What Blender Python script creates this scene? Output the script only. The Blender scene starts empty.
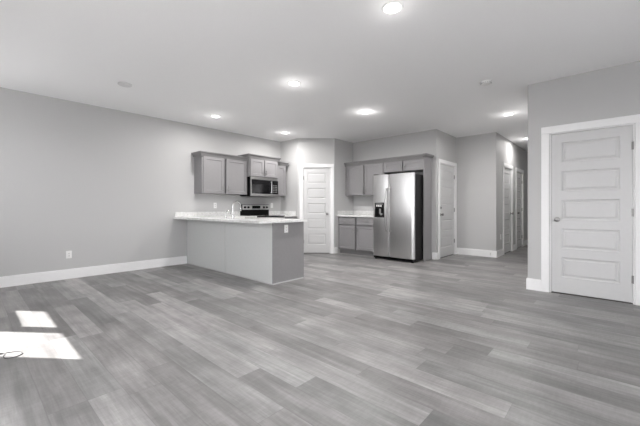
import bpy, bmesh, math, random
from mathutils import Vector, Matrix
random.seed(7)
sc = bpy.context.scene
COL = sc.collection
PI = math.pi

# ---------------------------------------------------------------- camera
cam_d = bpy.data.cameras.new('camera')
cam = bpy.data.objects.new('camera', cam_d); COL.objects.link(cam)
cam.location = (0, 0, 1.10)
cam.rotation_euler = (PI / 2, 0, math.radians(42.4))
cam_d.sensor_width = 36; cam_d.lens = 18.225; cam_d.shift_y = -0.0089
cam_d.clip_start = 0.05
sc.camera = cam

# ---------------------------------------------------------------- world, sun, exposure
SKY, SUN = 5.7, 20.0
LAMP, FILL = 9.5, 0.45
EXPOSURE = 0.34
w = bpy.data.worlds.new('world'); sc.world = w; w.use_nodes = True
nt = w.node_tree; nt.nodes.clear()
wo = nt.nodes.new('ShaderNodeOutputWorld'); wb = nt.nodes.new('ShaderNodeBackground')
wb.inputs[0].default_value = (0.975, 0.975, 1.0, 1); wb.inputs[1].default_value = SKY
nt.links.new(wb.outputs[0], wo.inputs[0])

sd = bpy.data.lights.new('sun', 'SUN'); so = bpy.data.objects.new('sun', sd); COL.objects.link(so)
sd.energy = SUN; sd.angle = math.radians(0.6); sd.color = (1.0, 0.98, 0.96)
_el = math.radians(46.6); _d = Vector((0.783 * math.cos(_el), 0.622 * math.cos(_el), -math.sin(_el)))
so.rotation_euler = _d.to_track_quat('-Z', 'Y').to_euler()
so.location = (-6, -8, 9)

sc.view_settings.view_transform = 'Standard'
sc.view_settings.look = 'None'
sc.view_settings.gamma = 1
sc.view_settings.use_curve_mapping = False
sc.view_settings.exposure = EXPOSURE
cy = sc.cycles
cy.use_denoising = True
cy.max_bounces = 16; cy.diffuse_bounces = 10; cy.glossy_bounces = 6; cy.transparent_max_bounces = 8
cy.sample_clamp_indirect = 12; cy.caustics_reflective = False; cy.caustics_refractive = False

# ---------------------------------------------------------------- materials
def mat(name, col, rough=0.5, metal=0.0, spec=0.5, emit=None, estr=0, aniso=0):
    m = bpy.data.materials.new(name); m.use_nodes = True
    b = m.node_tree.nodes['Principled BSDF']
    b.inputs['Base Color'].default_value = (*col, 1); b.inputs['Roughness'].default_value = rough
    b.inputs['Metallic'].default_value = metal; b.inputs['Specular IOR Level'].default_value = spec
    if aniso: b.inputs['Anisotropic'].default_value = aniso
    if emit: b.inputs['Emission Color'].default_value = (*emit, 1); b.inputs['Emission Strength'].default_value = estr
    return m
def node(m, t, **k):
    n = m.node_tree.nodes.new(t)
    for a, v in k.items(): setattr(n, a, v)
    return n
def bsdf(m): return m.node_tree.nodes['Principled BSDF']
def add_noise(m, scale=(1, 1, 1), s=40, lo=0.95, hi=1.05, bump=0.0, detail=3):
    """multiply the base colour by a small procedural variation and add a fine bump"""
    L = m.node_tree.links.new; b = bsdf(m); c = b.inputs['Base Color'].default_value[:]
    tc = node(m, 'ShaderNodeTexCoord'); mp = node(m, 'ShaderNodeMapping'); mp.inputs['Scale'].default_value = scale
    nz = node(m, 'ShaderNodeTexNoise'); nz.inputs['Scale'].default_value = s; nz.inputs['Detail'].default_value = detail
    L(tc.outputs['Object'], mp.inputs[0]); L(mp.outputs[0], nz.inputs['Vector'])
    r = node(m, 'ShaderNodeMapRange'); r.inputs[1].default_value = .3; r.inputs[2].default_value = .7
    r.inputs[3].default_value = lo; r.inputs[4].default_value = hi; L(nz.outputs[0], r.inputs[0])
    v = node(m, 'ShaderNodeVectorMath', operation='SCALE'); v.inputs[0].default_value = c[:3]
    L(r.outputs[0], v.inputs['Scale']); L(v.outputs[0], b.inputs['Base Color'])
    if bump:
        bp = node(m, 'ShaderNodeBump'); bp.inputs['Strength'].default_value = bump; bp.inputs['Distance'].default_value = .002
        L(nz.outputs[0], bp.inputs['Height']); L(bp.outputs[0], b.inputs['Normal'])
    return m

M = {}
M['wall'] = add_noise(mat('wall_paint', (0.515, 0.514, 0.512), 0.6, spec=.3), s=120, lo=.985, hi=1.015, bump=.05)
M['ceiling'] = add_noise(mat('ceiling_paint', (0.91, 0.91, 0.912), 0.8, spec=.2), s=150, lo=.985, hi=1.015, bump=.08)
M['trim'] = add_noise(mat('trim_white_paint', (0.84, 0.84, 0.84), 0.35), s=30, lo=.99, hi=1.01)
M['door'] = add_noise(mat('door_white_paint', (0.60, 0.60, 0.60), 0.38), s=30, lo=.99, hi=1.01)
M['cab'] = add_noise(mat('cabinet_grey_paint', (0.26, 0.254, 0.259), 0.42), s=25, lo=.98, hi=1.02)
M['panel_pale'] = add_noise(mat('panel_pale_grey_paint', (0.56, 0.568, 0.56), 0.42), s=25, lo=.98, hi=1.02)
M['crown_shaded'] = add_noise(mat('crown_shaded_grey', (0.21, 0.206, 0.208), 0.45), s=25, lo=.98, hi=1.02)  # cabinet paint darkened to hold the shade on the crown
M['shoe'] = add_noise(mat('shoe_molding_grey_paint', (0.5, 0.5, 0.5), 0.45), s=25, lo=.98, hi=1.02)
M['nickel'] = mat('brushed_nickel', (0.33, 0.325, 0.32), 0.3, metal=1)
M['chrome'] = mat('chrome', (0.6, 0.6, 0.6), 0.12, metal=1)
M['steel'] = add_noise(mat('stainless_steel', (0.64, 0.637, 0.632), 0.28, metal=1, aniso=.5), scale=(40, 40, 1), s=6, lo=.95, hi=1.05)
M['black'] = mat('black_plastic', (0.006, 0.006, 0.0065), 0.35, spec=.15)
M['black_side'] = add_noise(mat('fridge_side_dark', (0.012, 0.012, 0.0125), 0.45, spec=.25), s=200, lo=.9, hi=1.1, bump=.1)
M['glass_black'] = mat('black_glass', (0.008, 0.008, 0.009), 0.06)
M['oven_window'] = mat('oven_window_glass', (0.014, 0.014, 0.015), 0.08)
M['plastic'] = mat('white_plastic', (0.82, 0.82, 0.81), 0.35)
M['cover'] = mat('cover_plate_off_white', (0.70, 0.70, 0.70), 0.4)
M['steel_dark'] = add_noise(mat('darker_stainless', (0.45, 0.445, 0.44), 0.34, metal=1), scale=(1, 1, 40), s=6, lo=.95, hi=1.05)
M['slot'] = mat('dark_slot', (0.03, 0.03, 0.03), 0.5)
M['grey_plastic'] = mat('grey_plastic', (0.2, 0.2, 0.2), 0.4)
M['lens'] = mat('lit_lamp_lens', (0.9, 0.9, 0.9), 0.5, emit=(1, 0.98, 0.95), estr=6)
M['display'] = mat('display_glass', (0.01, 0.012, 0.012), 0.1)
M['cable'] = mat('dark_cable', (0.06, 0.06, 0.06), 0.5)
M['gap_shade'] = mat('threshold_dark', (0.06, 0.055, 0.05), 0.5)
M['bounce_grey'] = add_noise(mat('bounce_concrete', (0.26, 0.26, 0.262), 0.9), s=8, lo=.9, hi=1.1)

def floor_material():
    m = mat('plank_floor', (0.3, 0.3, 0.3), 0.42, spec=.4); L = m.node_tree.links.new; b = bsdf(m)
    tc = node(m, 'ShaderNodeTexCoord'); sp = node(m, 'ShaderNodeSeparateXYZ'); L(tc.outputs['Object'], sp.inputs[0])
    def mth(op, a, bb=None, c=None):
        n = node(m, 'ShaderNodeMath', operation=op)
        for i, v in enumerate((a, bb, c)):
            if v is None: continue
            if isinstance(v, (int, float)): n.inputs[i].default_value = v
            else: L(v, n.inputs[i])
        return n.outputs[0]
    def wn(vec3):
        cmb = node(m, 'ShaderNodeCombineXYZ')
        for i, v in enumerate(vec3):
            if isinstance(v, (int, float)): cmb.inputs[i].default_value = v
            else: L(v, cmb.inputs[i])
        n = node(m, 'ShaderNodeTexWhiteNoise', noise_dimensions='3D'); L(cmb.outputs[0], n.inputs['Vector']); return n
    yv = mth('DIVIDE', mth('ADD', sp.outputs['Y'], 20.0), 0.178)
    row = mth('FLOOR', yv); fy = mth('FRACT', yv)
    rn = wn((row, 5.3, 2.7)).outputs['Value']
    xv = mth('ADD', mth('DIVIDE', mth('ADD', sp.outputs['X'], 20.0), 1.22), mth('MULTIPLY', rn, 7.0))
    cell = mth('FLOOR', xv); fx = mth('FRACT', xv)
    cn = wn((row, cell, 4.6)); shade = cn.outputs['Value']
    # grain stretched along the plank (X), shifted from plank to plank
    def grain(sx, sy, off, det, rough=.6, dist=0):
        c = node(m, 'ShaderNodeCombineXYZ')
        L(mth('ADD', mth('MULTIPLY', sp.outputs['X'], sx), mth('MULTIPLY', shade, off)), c.inputs[0])
        L(mth('MULTIPLY', sp.outputs['Y'], sy), c.inputs[1]); L(mth('MULTIPLY', shade, 31.0), c.inputs[2])
        n = node(m, 'ShaderNodeTexNoise'); n.inputs['Scale'].default_value = 1; n.inputs['Detail'].default_value = det
        n.inputs['Roughness'].default_value = rough; n.inputs['Distortion'].default_value = dist
        L(c.outputs[0], n.inputs['Vector']); return n.outputs[0]
    g1 = grain(1.1, 17, 17, 4, .65, .3); g2 = grain(5, 70, 23, 4, .7, .4); g3 = grain(2.4, 3.0, 11, 2)
    g4 = grain(60, 14, 5, 2)
    v = mth('ADD', mth('MULTIPLY', mth('SUBTRACT', shade, .5), F_PLANK), 0.0)
    v = mth('ADD', v, mth('MULTIPLY', mth('SUBTRACT', g1, .5), 1.35))
    v = mth('ADD', v, mth('MULTIPLY', mth('SUBTRACT', g2, .5), 0.75))
    v = mth('ADD', v, mth('MULTIPLY', mth('SUBTRACT', g3, .5), 1.15))
    v = mth('ADD', v, mth('MULTIPLY', mth('SUBTRACT', g4, .5), 0.35))
    k = mth('POWER', 2.0, mth('MULTIPLY', v, 1.3))
    ey = mth('MINIMUM', fy, mth('SUBTRACT', 1.0, fy)); ex = mth('MULTIPLY', mth('MINIMUM', fx, mth('SUBTRACT', 1.0, fx)), 1.22 / .178)
    e = mth('MINIMUM', ex, ey)
    r = node(m, 'ShaderNodeMapRange'); r.inputs[1].default_value = .004; r.inputs[2].default_value = .016
    r.inputs[3].default_value = .8; r.inputs[4].default_value = 1; L(e, r.inputs[0])
    k = mth('MULTIPLY', k, r.outputs[0])
    tint = node(m, 'ShaderNodeMix', data_type='RGBA'); tint.inputs['A'].default_value = (*F_A, 1); tint.inputs['B'].default_value = (*F_B, 1)
    L(cn.outputs['Color'], tint.inputs['Factor'])
    sepc = node(m, 'ShaderNodeSeparateColor'); L(cn.outputs['Color'], sepc.inputs[0]); L(sepc.outputs[1], tint.inputs['Factor'])
    sv = node(m, 'ShaderNodeVectorMath', operation='SCALE'); L(tint.outputs['Result'], sv.inputs[0]); L(k, sv.inputs['Scale'])
    L(sv.outputs[0], b.inputs['Base Color'])
    rr = node(m, 'ShaderNodeMapRange'); rr.inputs[3].default_value = .32; rr.inputs[4].default_value = .5; L(g2, rr.inputs[0]); L(rr.outputs[0], b.inputs['Roughness'])
    bp = node(m, 'ShaderNodeBump'); bp.inputs['Strength'].default_value = .12; bp.inputs['Distance'].default_value = .001
    L(mth('ADD', g2, r.outputs[0]), bp.inputs['Height']); L(bp.outputs[0], b.inputs['Normal'])
    return m
F_PLANK = 0.62
F_A = (0.198, 0.196, 0.193); F_B = (0.226, 0.217, 0.215)
M['floor'] = floor_material()

def stone_material():
    m = mat('speckled_stone', (0.7, 0.7, 0.69), 0.2); L = m.node_tree.links.new; b = bsdf(m)
    tc = node(m, 'ShaderNodeTexCoord')
    n1 = node(m, 'ShaderNodeTexNoise'); n1.inputs['Scale'].default_value = 26; n1.inputs['Detail'].default_value = 6; n1.inputs['Roughness'].default_value = .75
    n2 = node(m, 'ShaderNodeTexVoronoi'); n2.inputs['Scale'].default_value = 90
    L(tc.outputs['Object'], n1.inputs['Vector']); L(tc.outputs['Object'], n2.inputs['Vector'])
    r = node(m, 'ShaderNodeValToRGB'); e = r.color_ramp.elements
    e[0].position = .30; e[0].color = (.52, .515, .51, 1); e[1].position = .60; e[1].color = (.78, .78, .775, 1)
    x = e.new(.46); x.color = (.70, .70, .69, 1)
    L(n1.outputs[0], r.inputs[0])
    mr = node(m, 'ShaderNodeMapRange'); mr.inputs[2].default_value = .5; mr.inputs[3].default_value = .8; mr.inputs[4].default_value = 1.05; L(n2.outputs['Distance'], mr.inputs[0])
    sv = node(m, 'ShaderNodeVectorMath', operation='SCALE'); L(r.outputs[0], sv.inputs[0]); L(mr.outputs[0], sv.inputs['Scale']); L(sv.outputs[0], b.inputs['Base Color'])
    return m
M['stone'] = stone_material()

def glass_material():
    m = bpy.data.materials.new('window_glass'); m.use_nodes = True; t = m.node_tree; t.nodes.clear(); L = t.links.new
    o = t.nodes.new('ShaderNodeOutputMaterial'); a = t.nodes.new('ShaderNodeBsdfTransparent'); g = t.nodes.new('ShaderNodeBsdfGlossy')
    g.inputs['Roughness'].default_value = .02; a.inputs[0].default_value = (.96, .96, .96, 1)
    x = t.nodes.new('ShaderNodeMixShader'); x.inputs[0].default_value = .05
    L(a.outputs[0], x.inputs[1]); L(g.outputs[0], x.inputs[2]); L(x.outputs[0], o.inputs[0])
    return m
M['glass'] = glass_material()

# ---------------------------------------------------------------- mesh helpers
def box(bm, x0, x1, y0, y1, z0, z1, bev=0.0):
    t = bmesh.new(); bmesh.ops.create_cube(t, size=1)
    for v in t.verts:
        v.co = Vector(((x0 + x1) / 2 + v.co.x * abs(x1 - x0), (y0 + y1) / 2 + v.co.y * abs(y1 - y0), (z0 + z1) / 2 + v.co.z * abs(z1 - z0)))
    if bev:
        bmesh.ops.bevel(t, geom=t.edges[:], offset=min(bev, .45 * min(abs(x1 - x0), abs(y1 - y0), abs(z1 - z0))), segments=2, affect='EDGES', profile=.5)
    merge(bm, t)
def merge(bm, t, mtx=None):
    if mtx is not None: t.transform(mtx)
    tmp = bpy.data.meshes.new('t'); t.to_mesh(tmp); t.free(); bm.from_mesh(tmp); bpy.data.meshes.remove(tmp)
def lathe(bm, prof, c, axis='Z', seg=24):
    """prof: list of (radius, height) turned about an axis through c"""
    t = bmesh.new(); rings = []
    for r, h in prof:
        rings.append([t.verts.new((max(r, 1e-5) * math.cos(2 * PI * i / seg), max(r, 1e-5) * math.sin(2 * PI * i / seg), h)) for i in range(seg)])
    for a, b in zip(rings, rings[1:]):
        for i in range(seg): t.faces.new((a[i], a[(i + 1) % seg], b[(i + 1) % seg], b[i]))
    t.faces.new(rings[0][::-1]); t.faces.new(rings[-1])
    bmesh.ops.recalc_face_normals(t, faces=t.faces[:])
    R = {'Z': Matrix(), 'X': Matrix.Rotation(PI / 2, 4, 'Y'), '-Y': Matrix.Rotation(PI / 2, 4, 'X'), 'Y': Matrix.Rotation(-PI / 2, 4, 'X'), '-Z': Matrix.Rotation(PI, 4, 'X')}[axis]
    merge(bm, t, Matrix.Translation(c) @ R)
def tube(bm, pts, r, seg=10, closed=False):
    pts = [Vector(p) for p in pts]; t = bmesh.new(); rings = []; n = len(pts); up = Vector((0.13, 0.29, 1.35)).normalized()
    rs = r if isinstance(r, (list, tuple)) else [r] * n
    prev = None
    for i, p in enumerate(pts):
        d = (pts[min(i + 1, n - 1)] - pts[max(i - 1, 0)]).normalized()
        s = prev if prev is not None else d.cross(up)
        s = (s - d * s.dot(d)).normalized(); prev = s; q = d.cross(s)
        rings.append([t.verts.new(p + (s * math.cos(2 * PI * k / seg) + q * math.sin(2 * PI * k / seg)) * rs[i]) for k in range(seg)])
    for a, b in zip(rings, rings[1:]):
        for k in range(seg): t.faces.new((a[k], a[(k + 1) % seg], b[(k + 1) % seg], b[k]))
    t.faces.new(rings[0][::-1]); t.faces.new(rings[-1]); bmesh.ops.recalc_face_normals(t, faces=t.faces[:]); merge(bm, t)
def prism(bm, poly, z0, z1):
    t = bmesh.new(); a = [t.verts.new((x, y, z0)) for x, y in poly]; b = [t.verts.new((x, y, z1)) for x, y in poly]; n = len(poly)
    t.faces.new(a[::-1]); t.faces.new(b)
    for i in range(n): t.faces.new((a[i], a[(i + 1) % n], b[(i + 1) % n], b[i]))
    bmesh.ops.recalc_face_normals(t, faces=t.faces[:]); merge(bm, t)
def loft_rects(bm, W, D, levels, left=True, right=True):
    """cornice around a cabinet: rectangle 0..W x -D..0 grown by e at each height z"""
    t = bmesh.new(); rings = []
    for z, e in levels:
        xl = -e if left else 0; xr = W + e if right else W
        rings.append([t.verts.new(p) for p in ((xl, 0, z), (xl, -D - e, z), (xr, -D - e, z), (xr, 0, z))])
    for a, b in zip(rings, rings[1:]):
        for i in range(4): t.faces.new((a[i], a[(i + 1) % 4], b[(i + 1) % 4], b[i]))
    t.faces.new(rings[0][::-1]); t.faces.new(rings[-1]); bmesh.ops.recalc_face_normals(t, faces=t.faces[:]); merge(bm, t)
def slab(bm, x0, x1, z0, z1, yf, yb, panels, levels):
    """door slab facing -y: front at yf, back at yb; panels = rects (x0,x1,z0,z1) with nested (inset, depth) levels"""
    t = bmesh.new()
    def quad(a, b, c, d): t.faces.new([t.verts.new(p) for p in (a, b, c, d)])
    xs = sorted({x0, x1, *[p[0] for p in panels], *[p[1] for p in panels]}); zs = sorted({z0, z1, *[p[2] for p in panels], *[p[3] for p in panels]})
    for a, b in zip(xs, xs[1:]):
        for c, d in zip(zs, zs[1:]):
            mx, mz = (a + b) / 2, (c + d) / 2
            if any(p[0] < mx < p[1] and p[2] < mz < p[3] for p in panels): continue
            quad((a, yf, c), (b, yf, c), (b, yf, d), (a, yf, d))
    for p in panels:
        pr = (p[0], p[1], p[2], p[3]); py = yf
        for ins, dep in levels:
            q = (p[0] + ins, p[1] - ins, p[2] + ins, p[3] - ins); qy = yf + dep
            A = [(pr[0], py, pr[2]), (pr[1], py, pr[2]), (pr[1], py, pr[3]), (pr[0], py, pr[3])]
            B = [(q[0], qy, q[2]), (q[1], qy, q[2]), (q[1], qy, q[3]), (q[0], qy, q[3])]
            for i in range(4): quad(A[i], A[(i + 1) % 4], B[(i + 1) % 4], B[i])
            pr, py = q, qy
        quad(*[(pr[0], py, pr[2]), (pr[1], py, pr[2]), (pr[1], py, pr[3]), (pr[0], py, pr[3])])
    for a, b in zip(xs, xs[1:]):
        quad((a, yf, z0), (a, yb, z0), (b, yb, z0), (b, yf, z0)); quad((a, yf, z1), (b, yf, z1), (b, yb, z1), (a, yb, z1))
    for c, d in zip(zs, zs[1:]):
        quad((x0, yf, c), (x0, yf, d), (x0, yb, d), (x0, yb, c)); quad((x1, yf, c), (x1, yb, c), (x1, yb, d), (x1, yf, d))
    for a, b in zip(xs, xs[1:]):
        for c, d in zip(zs, zs[1:]): quad((a, yb, c), (a, yb, d), (b, yb, d), (b, yb, c))
    bmesh.ops.remove_doubles(t, verts=t.verts[:], dist=1e-5); bmesh.ops.recalc_face_normals(t, faces=t.faces[:]); merge(bm, t)
def obj(name, bm, m, parent=None, smooth=False):
    me = bpy.data.meshes.new(name); bm.to_mesh(me); bm.free(); me.materials.append(M[m])
    if smooth:
        for p in me.polygons: p.use_smooth = True
        me.set_sharp_from_angle(angle=math.radians(40))
    o = bpy.data.objects.new(name, me); COL.objects.link(o)
    if parent: o.parent = parent
    return o
def B(*a, **k):
    bm = bmesh.new(); box(bm, *a, **k); return bm
def tag(o, label, cat, group=None):
    o['label'] = label; o['category'] = cat
    if group: o['group'] = group
    return o
def thing(name, label, cat, loc=(0, 0, 0), rz=0.0, group=None):
    o = bpy.data.objects.new(name, None); COL.objects.link(o); o.location = loc; o.rotation_euler = (0, 0, rz); o.empty_display_size = .1
    return tag(o, label, cat, group)
def struct(name, bm, m, loc=None, rz=0.0, parent=None):
    o = obj(name, bm, m, parent)
    if parent is None: o['kind'] = 'structure'
    if loc: o.location = loc
    o.rotation_euler = (0, 0, rz)
    return o
def copy_thing(root, loc, rz=0.0, label=None, group=None):
    r = root.copy(); COL.objects.link(r); r.location = loc; r.rotation_euler = (0, 0, rz)
    if label: r['label'] = label
    if group: r['group'] = group
    for ch in list(root.children):
        c = ch.copy(); COL.objects.link(c); c.parent = r
        for g in list(ch.children):
            d = g.copy(); COL.objects.link(d); d.parent = c
    return r

# ---------------------------------------------------------------- room shell
H = 2.743; T = 0.115
XL, YB, XR, YF = -6.22, -0.60, 2.40, 11.25
YA, XP, YC, YD, XE, YG, XG, XI, YI = 5.34, -5.60, 5.93, 6.67, -2.78, 7.82, -1.93, -0.875, 5.10
XC = -4.95
struct('floor', B(XL - .15, XR + .15, YB - .15, YF + .15, -.12, 0), 'floor')
struct('ceiling', B(XL - .15, XR + .15, YB - .15, YF + .15, H, H + .12), 'ceiling')
struct('wall_left', B(XL - .15, XL, YB - .15, YF + .15, 0, H), 'wall')
bm = bmesh.new(); rops = [(-.3, 1.3, .65, 2.15), (1.7, 3.1, .65, 2.15)]; py = YB - .15  # unseen right-wall windows, added to brighten ceiling and walls
for a, b, c, d in rops:
    box(bm, XR, XR + .15, py, a, 0, H); box(bm, XR, XR + .15, a, b, 0, c); box(bm, XR, XR + .15, a, b, d, H); py = b
box(bm, XR, XR + .15, py, YF + .15, 0, H); struct('wall_right', bm, 'wall')
for i, (a, b, c, d) in enumerate(rops):
    bm = bmesh.new(); f = .035; q0, q1 = XR + .06, XR + .11
    box(bm, q0, q1, a, a + f, c, d); box(bm, q0, q1, b - f, b, c, d); box(bm, q0, q1, a + f, b - f, c, c + f); box(bm, q0, q1, a + f, b - f, d - f, d)
    fr = struct('window_%d' % (i + 5), bm, 'trim'); obj('pane', B(XR + .084, XR + .088, a + f, b - f, c + f, d - f), 'glass', fr)
    obj('window_sill', B(XR - .05, XR, a - .04, b + .04, c - .03, c, bev=.004), 'trim', fr)
struct('wall_far', B(XL, XR, YF, YF + .15, 0, H), 'wall')
# back wall (behind the camera) with openings invented for the sun patches and daylight
ops = [(-6.11, -5.25, 1.55, 2.24), (-5.23, -4.33, .90, 2.24), (-2.9, -1.1, .0, 2.05), (-0.6, .3, .65, 2.05), (.6, 1.9, .65, 2.15)]
bm = bmesh.new(); px = XL
for a, b, c, d in ops:
    box(bm, px, a, YB - .15, YB, 0, H); box(bm, a, b, YB - .15, YB, d, H)
    if c > 0: box(bm, a, b, YB - .15, YB, 0, c)
    px = b
box(bm, px, XR, YB - .15, YB, 0, H)
struct('wall_back', bm, 'wall')
for i, (a, b, c, d) in enumerate(ops):
    bm = bmesh.new(); f = .035; y0, y1 = YB - .11, YB - .06
    box(bm, a, a + f, y0, y1, c, d); box(bm, b - f, b, y0, y1, c, d); box(bm, a + f, b - f, y0, y1, c, c + f); box(bm, a + f, b - f, y0, y1, d - f, d)
    if c == 0: box(bm, (a + b) / 2 - .04, (a + b) / 2 + .04, y0, y1, c + f, d - f)
    fr = struct('door_6' if c == 0 else 'window_%d' % (i + 1 if i < 2 else i), bm, 'trim')
    obj('pane', B(a + f, b - f, YB - .088, YB - .084, c + f, d - f), 'glass', fr)
    if c > 0: obj('window_sill', B(a - .03, b + .03, YB, YB + .05, c - .03, c, bev=.004), 'trim', fr)

def door_wall(name, L, oa, ob, oh, loc, rz):
    """wall of length L facing local -y with a doorway oa..ob"""
    bm = bmesh.new()
    if oa > 0: box(bm, 0, oa, 0, T, 0, H)
    if ob < L: box(bm, ob, L, 0, T, 0, H)
    box(bm, oa, ob, 0, T, oh, H)
    return struct(name, bm, 'wall', loc, rz)
DH = 2.04
NT = [0]
def door_set(loc, rz, oa, ob, knob_side, label_no, deadbolt=False, casing=.088, cl=None, cr=None, hinge_vis=True, lim=None, hinge_z=(.28, 1.04, 1.80), header_cut=None):
    """casing, jambs and a five-panel leaf in a doorway oa..ob of a wall whose frame is (loc, rz)"""
    cl = casing if cl is None else cl; cr = casing if cr is None else cr
    NT[0] += 1
    bm = bmesh.new()
    box(bm, oa - cl, oa - .004, -.018, 0, 0, DH + .012, bev=.003)
    box(bm, ob + .004, ob + cr, -.018, 0, 0, DH + .012, bev=.003)
    box(bm, oa - cl, ob + cr, -.020, 0, DH + .012, DH + .012 + casing, bev=.003)
    box(bm, oa, oa + .012, .0, T, 0, DH + .012); box(bm, ob - .012, ob, 0, T, 0, DH + .012); box(bm, oa + .012, ob - .012, 0, T, DH, DH + .012)
    box(bm, oa + .012, oa + .024, .052, .066, 0, DH); box(bm, ob - .024, ob - .012, .052, .066, 0, DH)
    struct('trim_%d' % NT[0], bm, 'trim', loc, rz)
    a, b = oa + .015, ob - .015; W = b - a
    st = .108 if W > .7 else .095
    pan = []; z = .215
    for k in range(5):
        pan.append((a + st, b - st, z, z + .252)); z += .252 + .112
    bm = bmesh.new()
    slab(bm, a, b, .016, DH - .003, .012, .047, pan, [(.008, .011), (.022, .012), (.040, .003)])
    d = struct('door_%d' % label_no, bm, 'door', loc, rz)
    kx = a + .062 if knob_side == 'L' else b - .062
    bm = bmesh.new(); lathe(bm, [(.031, 0), (.031, .006), (.014, .010), (.012, .032), (.022, .040), (.028, .052), (.026, .064), (.015, .070), (0, .071)], (kx, .012, .945), '-Y')
    obj('door_knob', bm, 'nickel', d, True)
    if deadbolt:
        bm = bmesh.new(); lathe(bm, [(.028, 0), (.028, .010), (.018, .014), (0, .014)], (kx, .012, 1.09), '-Y'); box(bm, kx - .006, kx + .006, -.018, .0, 1.072, 1.108, bev=.003)
        obj('deadbolt', bm, 'nickel', d, True)
    if hinge_vis:
        hx = b + .002 if knob_side == 'L' else a - .002
        for hz in hinge_z:
            bm = bmesh.new(); lathe(bm, [(.007, -.045), (.007, .045)], (hx, .002, hz), 'Z', 10); box(bm, hx - .014, hx + .014, .006, .0115, hz - .044, hz + .044)
            obj('hinge', bm, 'nickel', d)
    obj('door_gap_strip', B(a, b, .02, T, .0005, .006), 'gap_shade', d)  # dark-coloured strip stands in for shade in the gap under the leaf
    return d
BBH, BBT = .150, .015
NB = [0]
def baseboard(side, p0, p1, ext0=0, ext1=0):
    """board from p0 to p1 whose back is on the wall, standing out to the right-hand side of p0->p1"""
    p0 = Vector((*p0, 0)); p1 = Vector((*p1, 0)); d = (p1 - p0); L = d.length; a = math.atan2(d.y, d.x)
    bm = bmesh.new()
    box(bm, -ext0, L + ext1, -BBT, 0, 0, BBH - .018); box(bm, -ext0 + .001, L + ext1 - .001, -BBT * .62, 0, BBH - .018, BBH, bev=.004)
    NB[0] += 1
    return struct('baseboard_' + side, bm, 'trim', p0, a)

# pantry: straight piece, diagonal wall with door, return
struct('wall_pantry_side', B(XL, XP, YA, YA + T, 0, H), 'wall')
dg = Vector((XC - XP, YC - YA, 0)); dL = dg.length; dA = math.atan2(dg.y, dg.x)
door_wall('wall_pantry_diagonal', dL, .128, .782, DH + .012, (XP, YA, 0), dA)
door_set((XP, YA, 0), dA, .128, .782, 'R', 1, casing=.080, hinge_z=(.28, 1.80))
struct('wall_pantry_return', B(XC - T, XC, YC, YD, 0, H), 'wall')
struct('wall_kitchen', B(XC - T, XE - T, YD, YD + T, 0, H), 'wall')
door_wall('wall_entry_side', YG - YD, .16, 1.045, DH + .012, (XE, YD, 0), PI / 2)
door_set((XE, YD, 0), PI / 2, .16, 1.045, 'L', 2, deadbolt=True, casing=.080, hinge_z=(.32, 1.04, 1.80))
struct('wall_entry', B(XE - T, XG - T, YG, YG + T, 0, H), 'wall')
HL = YF - YG
bm = bmesh.new(); o1 = (8.46 - YG, 9.24 - YG); o2 = (9.76 - YG, 10.5 - YG)
for a, b in ((0, o1[0]), (o1[1], o2[0]), (o2[1], HL)): box(bm, a, b, 0, T, 0, H)
for o_ in (o1, o2): box(bm, o_[0], o_[1], 0, T, DH + .012, H)
struct('wall_hallway_left', bm, 'wall', (XG, YG, 0), PI / 2)
door_set((XG, YG, 0), PI / 2, *o1, 'R', 3, casing=.085)
door_set((XG, YG, 0), PI / 2, *o2, 'L', 4, casing=.085)
struct('wall_hallway_right', B(XI, XI + T, YI + T, YF, 0, H), 'wall')
RO = (-.632 - XI, .158 - XI)
door_wall('wall_closet', XR - XI, *RO, DH + .012, (XI, YI, 0), 0)
door_set((XI, YI, 0), 0, *RO, 'L', 5, casing=.090)

# baseboards
baseboard('left', (XL, YB), (XL, 2.93))
def bb2(side, p0, p1, **k): return baseboard(side, p0, p1, **k)
bb2('pantry_corner', (XP, YA), (XP + math.cos(dA) * .046, YA + math.sin(dA) * .046))
bb2('pantry_return', (XC, YC), (XC, YC + .10))
bb2('kitchen_end', (-2.87, YD), (XE, YD), ext1=BBT)
bb2('entry_side', (XE, YD), (XE, YD + .078))
bb2('entry', (XE, YG), (XG, YG), ext1=BBT)
bb2('hallway_near', (XG, YG), (XG, YG + o1[0] - .087))
bb2('hallway_middle', (XG, YG + o1[1] + .087), (XG, YG + o2[0] - .087))
bb2('hallway_far', (XG, YG + o2[1] + .087), (XG, YF))
bb2('hallway_end', (XG + BBT, YF), (XI, YF))
bb2('closet', (XI, YI), (XI + RO[0] - .092, YI), ext0=BBT)
bb2('closet_right', (XI + RO[1] + .092, YI), (XR, YI))
bb2('hallway_right', (XI, YF), (XI, YI))
bb2('right', (XR, YI), (XR, YB))
struct('bounce_ground', B(-30, 30, -40, YB - .16, -.30, -.12), 'bounce_grey')  # invented outdoor surface, concrete so it bounces neutral daylight indoors

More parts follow.
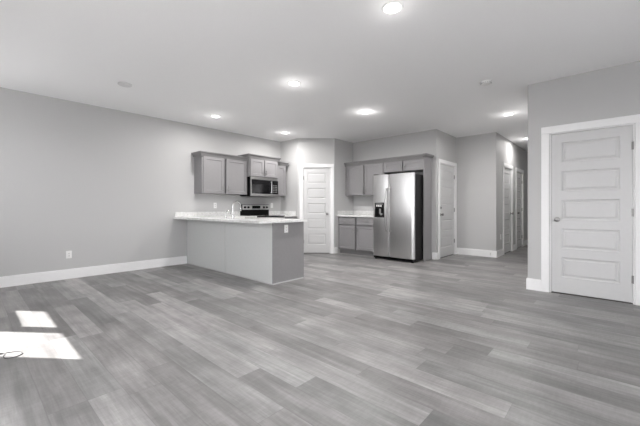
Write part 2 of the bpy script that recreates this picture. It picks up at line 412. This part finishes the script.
# ---------------------------------------------------------------- cabinets
def pull_bm(c, L, vert=True, r=.0068, off=.032):
    """bar pull on a front facing -y; c = middle on the front surface"""
    bm = bmesh.new(); x, y, z = c; h = L / 2
    def P(t, d): return (x, y - d, z + t) if vert else (x + t, y - d, z)
    tube(bm, [P(-h, off), P(h, off)], r)
    for s in (-1, 1): tube(bm, [P(s * (h - .018), 0), P(s * (h - .018), off)], r * .85, 8)
    return bm
def shaker_door(root, x0, x1, z0, z1, yf, hand=None, hz='bottom', pl=.115):
    bm = bmesh.new(); s = .058
    slab(bm, x0, x1, z0, z1, yf - .02, yf - .001, [(x0 + s, x1 - s, z0 + s, z1 - s)], [(.004, .009)])
    d = obj('door', bm, 'cab', root)
    if hand:
        hx = x0 + .030 if hand == 'L' else x1 - .030
        z = z0 + .045 + pl / 2 if hz == 'bottom' else z1 - .045 - pl / 2
        obj('handle', pull_bm((hx, yf - .02, z), pl), 'nickel', d, True)
    return d
def drawer(root, x0, x1, z0, z1, yf, pl=.12):
    bm = bmesh.new(); s = .04
    slab(bm, x0, x1, z0, z1, yf - .02, yf - .001, [(x0 + s, x1 - s, z0 + s, z1 - s)], [(.003, .006)])
    d = obj('drawer', bm, 'cab', root); obj('handle', pull_bm(((x0 + x1) / 2, yf - .02, (z0 + z1) / 2), pl, False), 'nickel', d, True)
    return d
def upper(label, loc, rz, W, D, z0, z1, doors, crown=True, cl=True, cr=True, group=None, pl=.115, ct=.078):
    t = thing('wall_cabinet', label, 'cabinet', (loc[0], loc[1], z0), rz, group); h = z1 - z0
    bm = bmesh.new(); box(bm, 0, W, -D + .05, -.002, 0, h); box(bm, 0, W, -D, -D + .0499, h - .03, h); box(bm, 0, W, -D, -D + .0499, 0, .02)
    q = 0.0
    for x0, x1, hd in doors:
        box(bm, q, x0 + .006, -D, -D + .0499, .02, h - .03) if q == 0 else None; q = 1
    for (x0, x1, hd) in doors: box(bm, x0 + .006 if x0 > .1 else x0 + .006, x1 - .003, -D, -D + .0499, .02, h - .03)
    box(bm, doors[-1][1] - .003, W, -D, -D + .0499, .02, h - .03)
    obj('body', bm, 'cab', t)
    for x0, x1, hd in doors: shaker_door(t, x0, x1, .008, h - .022, -D, hd, pl=pl)
    if crown:
        bm = bmesh.new(); loft_rects(bm, W, D + .002, [(h - .018, .0215), (h - .002, .026), (h + ct * .35, .036), (h + ct * .7, .055), (h + ct * .78, .055), (h + ct * .78, .060), (h + ct, .060)], cl, cr)
        bm2 = bm; obj('crown_molding', bm2, 'crown_shaded', t)
    return t
RL = PI / 2
upper('grey two-door wall cabinet over the sink end of the left wall, left of the microwave', (XL, 3.082), RL, 1.043, .312, 1.372, 2.118,
      [(.028, .480, 'R'), (.530, 1.020, 'L')], cr=False, ct=.062, group=None)
upper('short grey two-door wall cabinet directly above the microwave', (XL, 4.130), RL, .790, .388, 1.772, 2.178,
      [(.022, .385, 'R'), (.405, .768, 'L')], ct=.07, pl=.10)
upper('narrow grey single-door wall cabinet right of the microwave in the corner', (XL, 4.927), RL, .312, .312, 1.372, 2.118,
      [(.018, .294, 'L')], cl=False, ct=.062)
# fridge wall
XK = XC + .004
upper('grey two-door wall cabinet above the short worktop, left of the fridge', (XK, YD), 0, 1.085, .312, 1.385, 2.118,
      [(.030, .545, 'R'), (.578, 1.070, 'L')], cl=False, cr=False, ct=.075)
upper('shallow grey two-door wall cabinet above the refrigerator', (XK + 1.088, YD), 0, .955, .312, 1.872, 2.118,
      [(.012, .465, 'R'), (.487, .940, 'L')], cl=False, cr=False, ct=.075, pl=.09)
t = thing('cabinet_side_panel', 'tall narrow grey panel right of the refrigerator, floor to crown', 'panel', (-2.902, YD, 0))
obj('panel', B(0, .018, -.372, -.002, 0, 2.118), 'cab', t)
bm = bmesh.new(); box(bm, -.0, .018, -.42, -.002, 2.118, 2.14); loft_rects(bm, .018, .338, [(2.14, .0215), (2.155, .04), (2.172, .055), (2.193, .060)], False, True)
obj('crown_molding', bm, 'crown_shaded', t)

def base_body(bm, W, D, xs):
    """xs = left and right edges of the fronts, pair by pair; deep shadow gaps stay open between them"""
    box(bm, 0, W, -D + .05, -.002, .105, .878); y0, y1 = -D, -D + .0499
    box(bm, 0, xs[0] + .006, y0, y1, .105, .878); box(bm, xs[-1] - .006, W, y0, y1, .105, .878)
    for a, b in zip(xs[::2], xs[1::2]):
        a += .006; b -= .006
        box(bm, a, b, y0, y1, .862, .878); box(bm, a, b, y0, y1, .105, .668); box(bm, a, b, y0, y1, .704, .862)
    box(bm, 0, W, -D + .07, -.002, 0, .105)
# base cabinet left of the fridge
t = thing('base_cabinet', 'grey base cabinet with two drawers over two doors, left of the fridge', 'cabinet', (XK, YD, 0))
bm = bmesh.new(); base_body(bm, 1.085, .59, [.02, .50, .548, 1.065]); obj('body', bm, 'cab', t)
for a, b, s in ((.020, .500, 'R'), (.548, 1.065, 'L')):
    drawer(t, a, b, .700, .862, -.59); shaker_door(t, a, b, .125, .672, -.59, s, 'top')
t = thing('worktop', 'short pale stone worktop in the corner left of the fridge', 'worktop', (XK, YD, .879))
obj('top', B(0, 1.077, -.635, -.002, 0, .036, bev=.003), 'stone', t)
obj('backsplash', B(.02, 1.077, -.020, -.002, .0365, .138, bev=.002), 'stone', t)
obj('side_splash', B(0, .018, -.62, -.022, .0365, .138, bev=.002), 'stone', t)

# left wall base run
t = thing('base_cabinet', 'grey base cabinet between the peninsula and the range', 'cabinet', (XL, 3.55, 0), RL)
bm = bmesh.new(); base_body(bm, .594, .59, [.04, .588]); obj('body', bm, 'cab', t)
drawer(t, .04, .588, .700, .862, -.59); shaker_door(t, .04, .588, .125, .672, -.59, 'R', 'top')
t = thing('base_cabinet', 'narrow grey base cabinet in the corner right of the range', 'cabinet', (XL, 4.922, 0), RL)
bm = bmesh.new(); base_body(bm, YA - 4.922 - .004, .59, [.02, .36]); obj('body', bm, 'cab', t)
drawer(t, .02, .36, .700, .862, -.59); shaker_door(t, .02, .36, .125, .672, -.59, 'L', 'top')
t = thing('worktop', 'small pale stone worktop in the corner right of the range', 'worktop', (XL, 4.922, .879), RL)
W = YA - 4.922 - .003
obj('top', B(0, W, -.63, -.002, 0, .036, bev=.003), 'stone', t)
obj('backsplash', B(0, W - .02, -.020, -.002, .0365, .13, bev=.002), 'stone', t)
obj('side_splash', B(W - .018, W, -.56, -.002, .0365, .13, bev=.002), 'stone', t)

# peninsula
PX0, PX1, PY0, PY1 = XL + .002, -3.59, 2.942, 3.545
t = thing('kitchen_peninsula', 'grey kitchen peninsula base jutting from the left wall under the pale worktop', 'peninsula', (PX0, PY0, 0))
Wp = PX1 - PX0; sx = -4.824 - PX0
bm = bmesh.new(); box(bm, 0.02, Wp - .02, .02, .55, 0, .60); box(bm, .02, Wp - .02, .02, .06, .60, .878); box(bm, .02, 1.1, .06, .58, .6, .878); box(bm, 1.96, Wp - .02, .06, .58, .6, .878); box(bm, .02, Wp - .02, .55, .58, .105, .878)
obj('body', bm, 'cab', t)
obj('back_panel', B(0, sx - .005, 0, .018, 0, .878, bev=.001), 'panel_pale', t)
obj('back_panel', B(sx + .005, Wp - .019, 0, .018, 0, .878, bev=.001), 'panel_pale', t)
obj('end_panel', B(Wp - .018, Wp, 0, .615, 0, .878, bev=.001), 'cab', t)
bm = bmesh.new(); box(bm, 0, Wp + .012, -.012, -.001, 0, .018, bev=.004); box(bm, Wp + .001, Wp + .012, -.001, .60, 0, .018, bev=.004)
o = obj('shoe_molding', bm, 'shoe', t); o['label'] = 'pale shoe molding strip'
for k, (a, b) in enumerate(((.66, 1.09), (1.11, 1.53), (1.55, 1.97), (1.99, 2.60))):
    bm = bmesh.new(); s = .058; slab(bm, -b, -a, .125, .862, -.60, -.581, [(-b + s, -a - s, .125 + s, .862 - s)], [(.004, .009)])
    bmesh.ops.rotate(bm, verts=bm.verts, cent=(0, 0, 0), matrix=Matrix.Rotation(PI, 3, 'Z')); d = obj('door', bm, 'cab', t)
    bm = pull_bm((-a - .03 if k % 2 == 0 else -b + .03, -.60, .76), .115); bmesh.ops.rotate(bm, verts=bm.verts, cent=(0, 0, 0), matrix=Matrix.Rotation(PI, 3, 'Z')); obj('handle', bm, 'nickel', d)
t = thing('worktop', 'long pale stone worktop on the peninsula, overhanging its front', 'worktop', (0, 0, .879))
bm = bmesh.new(); X0 = XL + .002; SXA, SXB, SYA, SYB = -5.05, -4.35, 3.12, 3.48
ring = [(X0, 2.675), (-3.56, 2.675), (-3.535, 2.70), (-3.535, 3.57), (SXB, 3.57), (SXB, SYA), (SXA, SYA), (SXA, 3.57), (-5.585, 3.57), (-5.585, 4.146), (X0, 4.146)]
prism(bm, ring, 0, .036); box(bm, SXA, SXB, SYB, 3.57, 0, .036)
obj('top', bm, 'stone', t)
obj('backsplash', B(X0, X0 + .018, 2.70, 4.146, .0365, .13, bev=.002), 'stone', t)
t = thing('kitchen_sink', 'stainless undermount sink set into the peninsula worktop', 'sink', (0, 0, 0))
bm = bmesh.new()
for q in ((SXA, SXB, SYA - .004, SYA), (SXA, SXB, SYB, SYB + .004), (SXA - .004, SXA, SYA, SYB), (SXB, SXB + .004, SYA, SYB)): box(bm, *q, .67, .877)
box(bm, SXA, SXB, SYA, SYB, .665, .67); obj('basin', bm, 'steel', t)
bm = bmesh.new(); lathe(bm, [(.04, .67), (.04, .673), (.03, .674), (0, .672)], ((SXA + SXB) / 2, 3.27, 0)); obj('drain', bm, 'chrome', t, True)

# faucet and small side tap
t = thing('kitchen_faucet', 'tall gooseneck faucet standing on the peninsula worktop', 'faucet', (-4.70, 3.00, .9155))
bm = bmesh.new(); lathe(bm, [(.027, 0), (.027, .006), (.019, .012), (.018, .06), (.010, .065)], (0, 0, 0)); obj('base', bm, 'chrome', t, True)
bm = bmesh.new()
pts = [(0, 0, .05), (0, 0, .22)] + [(0, .075 - .075 * math.cos(a), .22 + .068 * math.sin(a)) for a in [PI * k / 12 for k in range(1, 12)]] + [(0, .15, .22), (0, .152, .19)]
tube(bm, pts, .0085, 12); obj('spout', bm, 'chrome', t, True)
bm = bmesh.new(); lathe(bm, [(.011, .12), (.014, .125), (.015, .17), (.010, .195)], (0, .152, 0)); obj('spray_head', bm, 'chrome', t, True)
bm = bmesh.new(); tube(bm, [(.015, 0, .045), (.045, -.005, .055), (.085, -.01, .09)], [.007, .006, .005]); obj('handle', bm, 'chrome', t, True)
t = thing('side_tap', 'small low arched tap left of the tall gooseneck faucet', 'tap', (-4.95, 3.02, .9155))
bm = bmesh.new(); lathe(bm, [(.020, 0), (.020, .005), (.012, .010), (.011, .04), (.006, .045)], (0, 0, 0)); obj('base', bm, 'chrome', t, True)
bm = bmesh.new(); tube(bm, [(0, 0, .03), (0, 0, .085)] + [(0, .045 - .045 * math.cos(a), .085 + .038 * math.sin(a)) for a in [PI * k / 8 for k in range(1, 8)]] + [(0, .09, .08), (0, .09, .06)], .007, 10); obj('spout', bm, 'chrome', t, True)

# ---------------------------------------------------------------- range
t = thing('electric_range', 'stainless electric range with black glass top under the microwave', 'stove', (XL + .004, 4.151, 0), RL)
Wr, Dr = .764, .64
obj('body', B(0, Wr, -Dr + .03, -.02, .03, .895), 'black_side', t)
obj('cooktop', B(-.0, Wr, -Dr - .01, -.07, .896, .914, bev=.004), 'glass_black', t)
for bx, by, br in ((.2, -.2, .08), (.56, -.2, .1), (.2, -.46, .11), (.56, -.46, .08)):
    bm = bmesh.new(); r_ = br; lathe(bm, [(r_, 0), (r_, .0006), (r_ - .003, .0006)], (bx, by, .9145), 'Z', 32)
    obj('burner_ring', bm, 'grey_plastic', t)
bg = obj('backguard', B(0, Wr, -.07, -.0, .9, 1.165, bev=.006), 'black', t)
obj('control_panel', B(.012, Wr - .012, -.080, -.0705, 1.045, 1.155, bev=.004), 'steel', bg)
obj('display', B(.27, .50, -.0835, -.0805, 1.072, 1.135), 'display', bg)
for kx in (.075, .165, .60, .69):
    bm = bmesh.new(); lathe(bm, [(.026, 0), (.026, .006), (.021, .010), (.019, .028), (.012, .031), (0, .031)], (kx, -.0805, 1.100), '-Y'); obj('knob', bm, 'black', t, True)
d = obj('oven_door', B(.004, Wr - .004, -Dr - .012, -Dr + .028, .22, .885, bev=.006), 'steel', t)
obj('oven_window', B(.10, Wr - .10, -Dr - .0155, -Dr - .0125, .36, .72), 'oven_window', d)
bm = bmesh.new(); tube(bm, [(.06, -Dr - .058, .82), (Wr - .06, -Dr - .058, .82)], .012); tube(bm, [(.08, -Dr - .012, .82), (.08, -Dr - .058, .82)], .009); tube(bm, [(Wr - .08, -Dr - .012, .82), (Wr - .08, -Dr - .058, .82)], .009)
obj('handle', bm, 'steel', d, True)
obj('storage_drawer', B(.004, Wr - .004, -Dr - .01, -Dr + .028, .05, .21, bev=.006), 'steel', t)
for lx in (.05, Wr - .05): obj('foot', B(lx - .02, lx + .02, -Dr + .06, -Dr + .10, 0, .03), 'black', t)

# ---------------------------------------------------------------- microwave
t = thing('microwave', 'stainless and black over-the-range microwave under the short cabinet', 'microwave', (XL + .004, 4.146, 1.345), RL)
Wm, Dm, Hm = .762, .385, .418
obj('body', B(0, Wm, -Dm, -.0, .012, Hm), 'black', t)
obj('bottom_grille', B(.01, Wm - .01, -Dm + .01, -.01, 0, .011), 'black', t)
obj('vent_trim', B(0, Wm, -Dm - .028, -Dm - .001, Hm - .055, Hm, bev=.003), 'steel_dark', t)
bm = bmesh.new(); box(bm, 0, Wm, -Dm - .028, -Dm - .001, 0, .055, bev=.003); box(bm, 0, .022, -Dm - .028, -Dm - .001, .056, Hm - .056, bev=.002)
obj('frame', bm, 'steel_dark', t)
d = obj('door', B(.023, .580, -Dm - .030, -Dm - .001, .057, Hm - .057, bev=.003), 'glass_black', t)
obj('window', B(.075, .47, -Dm - .0325, -Dm - .0305, .11, .30), 'oven_window', d)
bm = bmesh.new(); tube(bm, [(.545, -Dm - .062, .075), (.545, -Dm - .066, .21), (.545, -Dm - .062, .345)], .011)
for z in (.09, .33): tube(bm, [(.545, -Dm - .028, z), (.545, -Dm - .062, z)], .008)
obj('handle', bm, 'steel', d, True)
cp = obj('control_panel', B(.583, Wm, -Dm - .030, -Dm - .001, .057, Hm - .057, bev=.003), 'glass_black', t)
obj('display', B(.61, .74, -Dm - .0325, -Dm - .0305, .30, .335), 'display', cp)
bm = bmesh.new()
for i in range(3):
    for j in range(5): box(bm, .612 + i * .045, .640 + i * .045, -Dm - .0318, -Dm - .0303, .09 + j * .038, .110 + j * .038)
obj('keypad', bm, 'grey_plastic', cp)

# ---------------------------------------------------------------- refrigerator
FX, FYF, FW = -3.862, 5.905, .942
t = thing('refrigerator', 'stainless side-by-side refrigerator with black sides and water dispenser', 'refrigerator', (FX, FYF, 0))
FH = 1.785
obj('body', B(.004, FW - .004, .085, .735, .03, FH - .02, bev=.004), 'black_side', t)
def fridge_door(x0, x1, z0, z1, hole=None):
    """door skin slightly bowed across its width; an optional recess for the dispenser"""
    bm = bmesh.new(); n = 22
    def yb(x):
        u = (x - x0) / (x1 - x0) * 2 - 1
        return .014 * (u * u) + (.020 * max(0, (abs(u) - .94) / .06) ** 2)
    xs = sorted({x0 + (x1 - x0) * i / n for i in range(n + 1)} | ({hole[0], hole[1]} if hole else set()))
    zs = sorted({z0, z1} | ({hole[2], hole[3]} if hole else set()))
    V = {}
    def v(x, y, z):
        k = (round(x, 5), round(y, 5), round(z, 5))
        if k not in V: V[k] = bm.verts.new((x, y, z))
        return V[k]
    for a, b in zip(xs, xs[1:]):
        for c, e in zip(zs, zs[1:]):
            if hole and hole[0] <= (a + b) / 2 <= hole[1] and hole[2] <= (c + e) / 2 <= hole[3]:
                y = .055; bm.faces.new((v(a, y, c), v(b, y, c), v(b, y, e), v(a, y, e)))
                bm.faces.new((v(a, yb(a), c), v(b, yb(b), c), v(b, y, c), v(a, y, c))); bm.faces.new((v(a, yb(a), e), v(a, y, e), v(b, y, e), v(b, yb(b), e)))
                continue
            bm.faces.new((v(a, yb(a), c), v(b, yb(b), c), v(b, yb(b), e), v(a, yb(a), e)))
        bm.faces.new((v(a, yb(a), z0), v(a, .078, z0), v(b, .078, z0), v(b, yb(b), z0))); bm.faces.new((v(a, yb(a), z1), v(b, yb(b), z1), v(b, .078, z1), v(a, .078, z1)))
        bm.faces.new((v(a, .078, z0), v(a, .078, z1), v(b, .078, z1), v(b, .078, z0)))
    if hole:
        for x in hole[:2]: bm.faces.new((v(x, yb(x), hole[2]), v(x, .055, hole[2]), v(x, .055, hole[3]), v(x, yb(x), hole[3])))
    for x in (x0, x1):
        bm.faces.new([v(x, yb(x), z) for z in zs] + [v(x, .078, z1), v(x, .078, z0)])
    bmesh.ops.recalc_face_normals(bm, faces=bm.faces[:])
    return bm
SX = .385
hole = (.052, .288, .875, 1.20)
fd = obj('freezer_door', fridge_door(.0, SX - .004, .075, FH, hole), 'steel', t, True)
rd = obj('fridge_door', fridge_door(SX + .004, FW, .075, FH), 'steel', t, True)
def fhandle(x, lean):
    bm = bmesh.new(); pts = []
    for i in range(15):
        u = i / 14; z = .60 + u * .90; pts.append((x + lean * .010 * math.sin(PI * u), -.020 - .040 * math.sin(PI * u) ** .55, z))
    tube(bm, pts, [.012 + .003 * math.sin(PI * i / 14) for i in range(15)], 12)
    for z in (.61, 1.49): tube(bm, [(x, .012, z), (x, -.026, z)], .013, 12)
    return bm
o = obj('handle', fhandle(SX - .038, -1), 'steel_dark', fd, True); o = obj('handle', fhandle(SX + .042, 1), 'steel_dark', rd, True)
dp = obj('water_dispenser', B(hole[0] + .001, hole[1] - .001, .010, .0545, 1.085, hole[3] - .001, bev=.003), 'glass_black', fd)
bm = bmesh.new(); x0, x1 = hole[0] + .001, hole[1] - .001
box(bm, x0, x1, .050, .0548, .886, 1.084); box(bm, x0, x0 + .008, .010, .05, .886, 1.084); box(bm, x1 - .008, x1, .010, .05, .886, 1.084); box(bm, x0 + .008, x1 - .008, .012, .05, .886, .905)
obj('dispenser_bay', bm, 'black', dp)
bm = bmesh.new(); box(bm, .150, .190, .018, .034, .965, 1.07, bev=.006); box(bm, .17, .225, .016, .030, .93, .975, bev=.006); obj('dispenser_paddle', bm, 'grey_plastic', dp)
bm = bmesh.new()
for i in range(3): box(bm, .085 + i * .05, .118 + i * .05, .0080, .0098, 1.115, 1.142, bev=.0006)
obj('button', bm, 'plastic', dp)
obj('display', B(.075, .245, .0082, .0098, 1.155, 1.180), 'grey_plastic', dp)
bm = bmesh.new(); box(bm, .012, FW - .012, .030, .10, .022, .068, bev=.004)
for i in range(5): box(bm, .03, FW - .03, .026, .031, .028 + i * .008, .031 + i * .008)
obj('toe_grille', bm, 'black', t)
for x in (.05, FW - .05):
    for y in (.06, .66): bm = bmesh.new(); lathe(bm, [(.018, -.02), (.018, .02)], (x, y, .018), 'X', 14); obj('roller', bm, 'black', t)
for x in (.05, FW - .05): obj('hinge_cover', B(x - .04, x + .04, .02, .15, FH - .018 if False else FH + .001, FH + .018, bev=.004), 'black', t)

# ---------------------------------------------------------------- ceiling lights and discs
def downlight(x, y, label, r=.088):
    t = thing('recessed_ceiling_light', label, 'ceiling light', (x, y, H), 0, 'recessed ceiling lights')
    bm = bmesh.new(); t_ = [(r, -.0005), (r, -.005), (r - .006, -.009), (r - .020, -.007), (r - .024, -.0005)]; lathe(bm, t_, (0, 0, 0), 'Z', 36); obj('trim_ring', bm, 'plastic', t, True)
    bm = bmesh.new(); lathe(bm, [(r - .022, -.009), (r - .023, -.011), (0, -.0115)], (0, 0, 0), 'Z', 36); obj('lens', bm, 'lens', t)
    return t
lamps = [(-1.356, 2.369, 'lit round recessed ceiling light nearest the camera, at the top edge of the photo', 1),
         (-3.142, 2.931, 'lit round recessed ceiling light above the peninsula end, in the middle of the ceiling', 1),
         (-5.319, 3.039, 'lit round recessed ceiling light nearest the left wall, above the two-door wall cabinet', .3),
         (-5.367, 4.737, 'lit round recessed ceiling light in front of the microwave cabinets near the corner', .95),
         (-3.187, 4.654, 'lit round recessed ceiling light in front of the refrigerator cabinets', 2.6),
         (-1.396, 6.452, 'lit round recessed ceiling light near the hallway mouth, left of the closet wall', 1),
         (-1.573, 9.026, 'lit round recessed ceiling light deep inside the hallway', .14)]
first = None
for x, y, lb, k in lamps:
    if first is None: first = o = downlight(x, y, lb)
    else: o = copy_thing(first, (x, y, H), 0, lb)
    ld = bpy.data.lights.new('lamp_light', 'AREA'); ld.shape = 'DISK'; ld.size = .12; ld.energy = LAMP * k; ld.color = (1, .975, .96); ld.spread = math.radians(175)
    lo = bpy.data.objects.new('lamp_light', ld); COL.objects.link(lo); lo.location = (0, 0, -.014); lo.parent = o
    ld = bpy.data.lights.new('ceiling_fill', 'POINT'); ld.energy = FILL * k; ld.color = (1, .975, .96); ld.shadow_soft_size = .05  # added fill light hung below the lens to lift ceiling and upper walls
    lo = bpy.data.objects.new('ceiling_fill', ld); COL.objects.link(lo); lo.location = (0, 0, -.12); lo.parent = o
bm = bmesh.new(); lathe(bm, [(.085, -.0005), (.085, -.012), (.078, -.018), (0, -.020)], (0, 0, 0), 'Z', 36)
o = obj('ceiling_cover_plate', bm, 'cover'); o.location = (-4.83, 1.436, H); tag(o, 'plain white round cover plate on the ceiling above the left wall', 'cover plate')
t = thing('smoke_detector', 'white round smoke detector on the ceiling near the hallway', 'smoke detector', (-1.252, 4.587, H))
bm = bmesh.new(); lathe(bm, [(.070, -.0005), (.070, -.012), (.062, -.014), (.060, -.020), (.058, -.034), (.048, -.040), (0, -.041)], (0, 0, 0), 'Z', 36); obj('housing', bm, 'plastic', t, True)
bm = bmesh.new(); lathe(bm, [(.010, -.041), (.010, -.044), (0, -.045)], (.02, 0, 0), 'Z', 16); obj('test_button', bm, 'plastic', t)
bm = bmesh.new()
for i in range(18):
    a = i * PI / 9; tube(bm, [(.0605 * math.cos(a), .0605 * math.sin(a), -.031), (.0605 * math.cos(a), .0605 * math.sin(a), -.022)], .0035, 6)
obj('vent_slot', bm, 'grey_plastic', t)

# ---------------------------------------------------------------- wall plates
def outlet(loc, rz, label, w=.072, h=.116):
    t = thing('power_outlet', label, 'outlet', loc, rz)
    obj('cover_plate', B(-w / 2, w / 2, -.006, -.0005, -h / 2, h / 2, bev=.002), 'plastic', t)
    for s in (-1, 1):
        q = h * .17; r = obj('socket', B(-w * .235, w * .235, -.0085, -.0062, s * q - h * .13, s * q + h * .13, bev=.0015), 'plastic', t)
        bm = bmesh.new(); box(bm, -.0085, -.0055, -.0093, -.0086, s * q - .004, s * q + .008); box(bm, .0055, .0085, -.0093, -.0086, s * q - .004, s * q + .008); lathe(bm, [(.003, 0), (.003, .0007)], (0, -.0086, s * q - .010), '-Y', 10)
        obj('slot', bm, 'slot', r)
    return t
outlet((XL, 1.076, .372), RL, 'white power outlet low on the left wall, above the baseboard')
outlet((XL, 3.54, 1.138), RL, 'white power outlet on the left wall beneath the two-door wall cabinet')
outlet((XL, 5.06, 1.145), RL, 'white power outlet on the wall right of the range, below the narrow cabinet')
outlet((PX1, 3.19, .785), RL, 'white power outlet on the peninsula end panel, just under the worktop')
outlet((XG, 8.20, .43), RL, 'white power outlet low on the hallway wall before the first door')
outlet((-2.04, YG - BBT, .075), 0, 'small white outlet set in the baseboard at the hallway corner', .05, .075)

# ---------------------------------------------------------------- loop of cable on the floor
bm = bmesh.new(); pts = []
ctrl = [(-3.62, -.10), (-3.48, .08), (-3.40, .17), (-3.39, .22), (-3.355, .275), (-3.29, .29), (-3.255, .25), (-3.27, .20), (-3.33, .19), (-3.37, .20), (-3.40, .165), (-3.42, .10), (-3.50, -.06)]
for i in range(len(ctrl) - 1):
    p = [Vector((*ctrl[max(0, min(len(ctrl) - 1, j))], 0)) for j in (i - 1, i, i + 1, i + 2)]
    for k in range(6):
        u = k / 6; q = .5 * ((2 * p[1]) + (p[2] - p[0]) * u + (2 * p[0] - 5 * p[1] + 4 * p[2] - p[3]) * u * u + (3 * p[1] - p[0] - 3 * p[2] + p[3]) * u ** 3)
        s = i + u; z = .0035 + .007 * math.exp(-((s - 9.8) / .8) ** 2); pts.append((q.x, q.y, z))
tube(bm, pts, .003, 8)
o = obj('cable', bm, 'cable', None, True); tag(o, 'thin dark cable lying in a loop on the sunlit floor', 'cable')
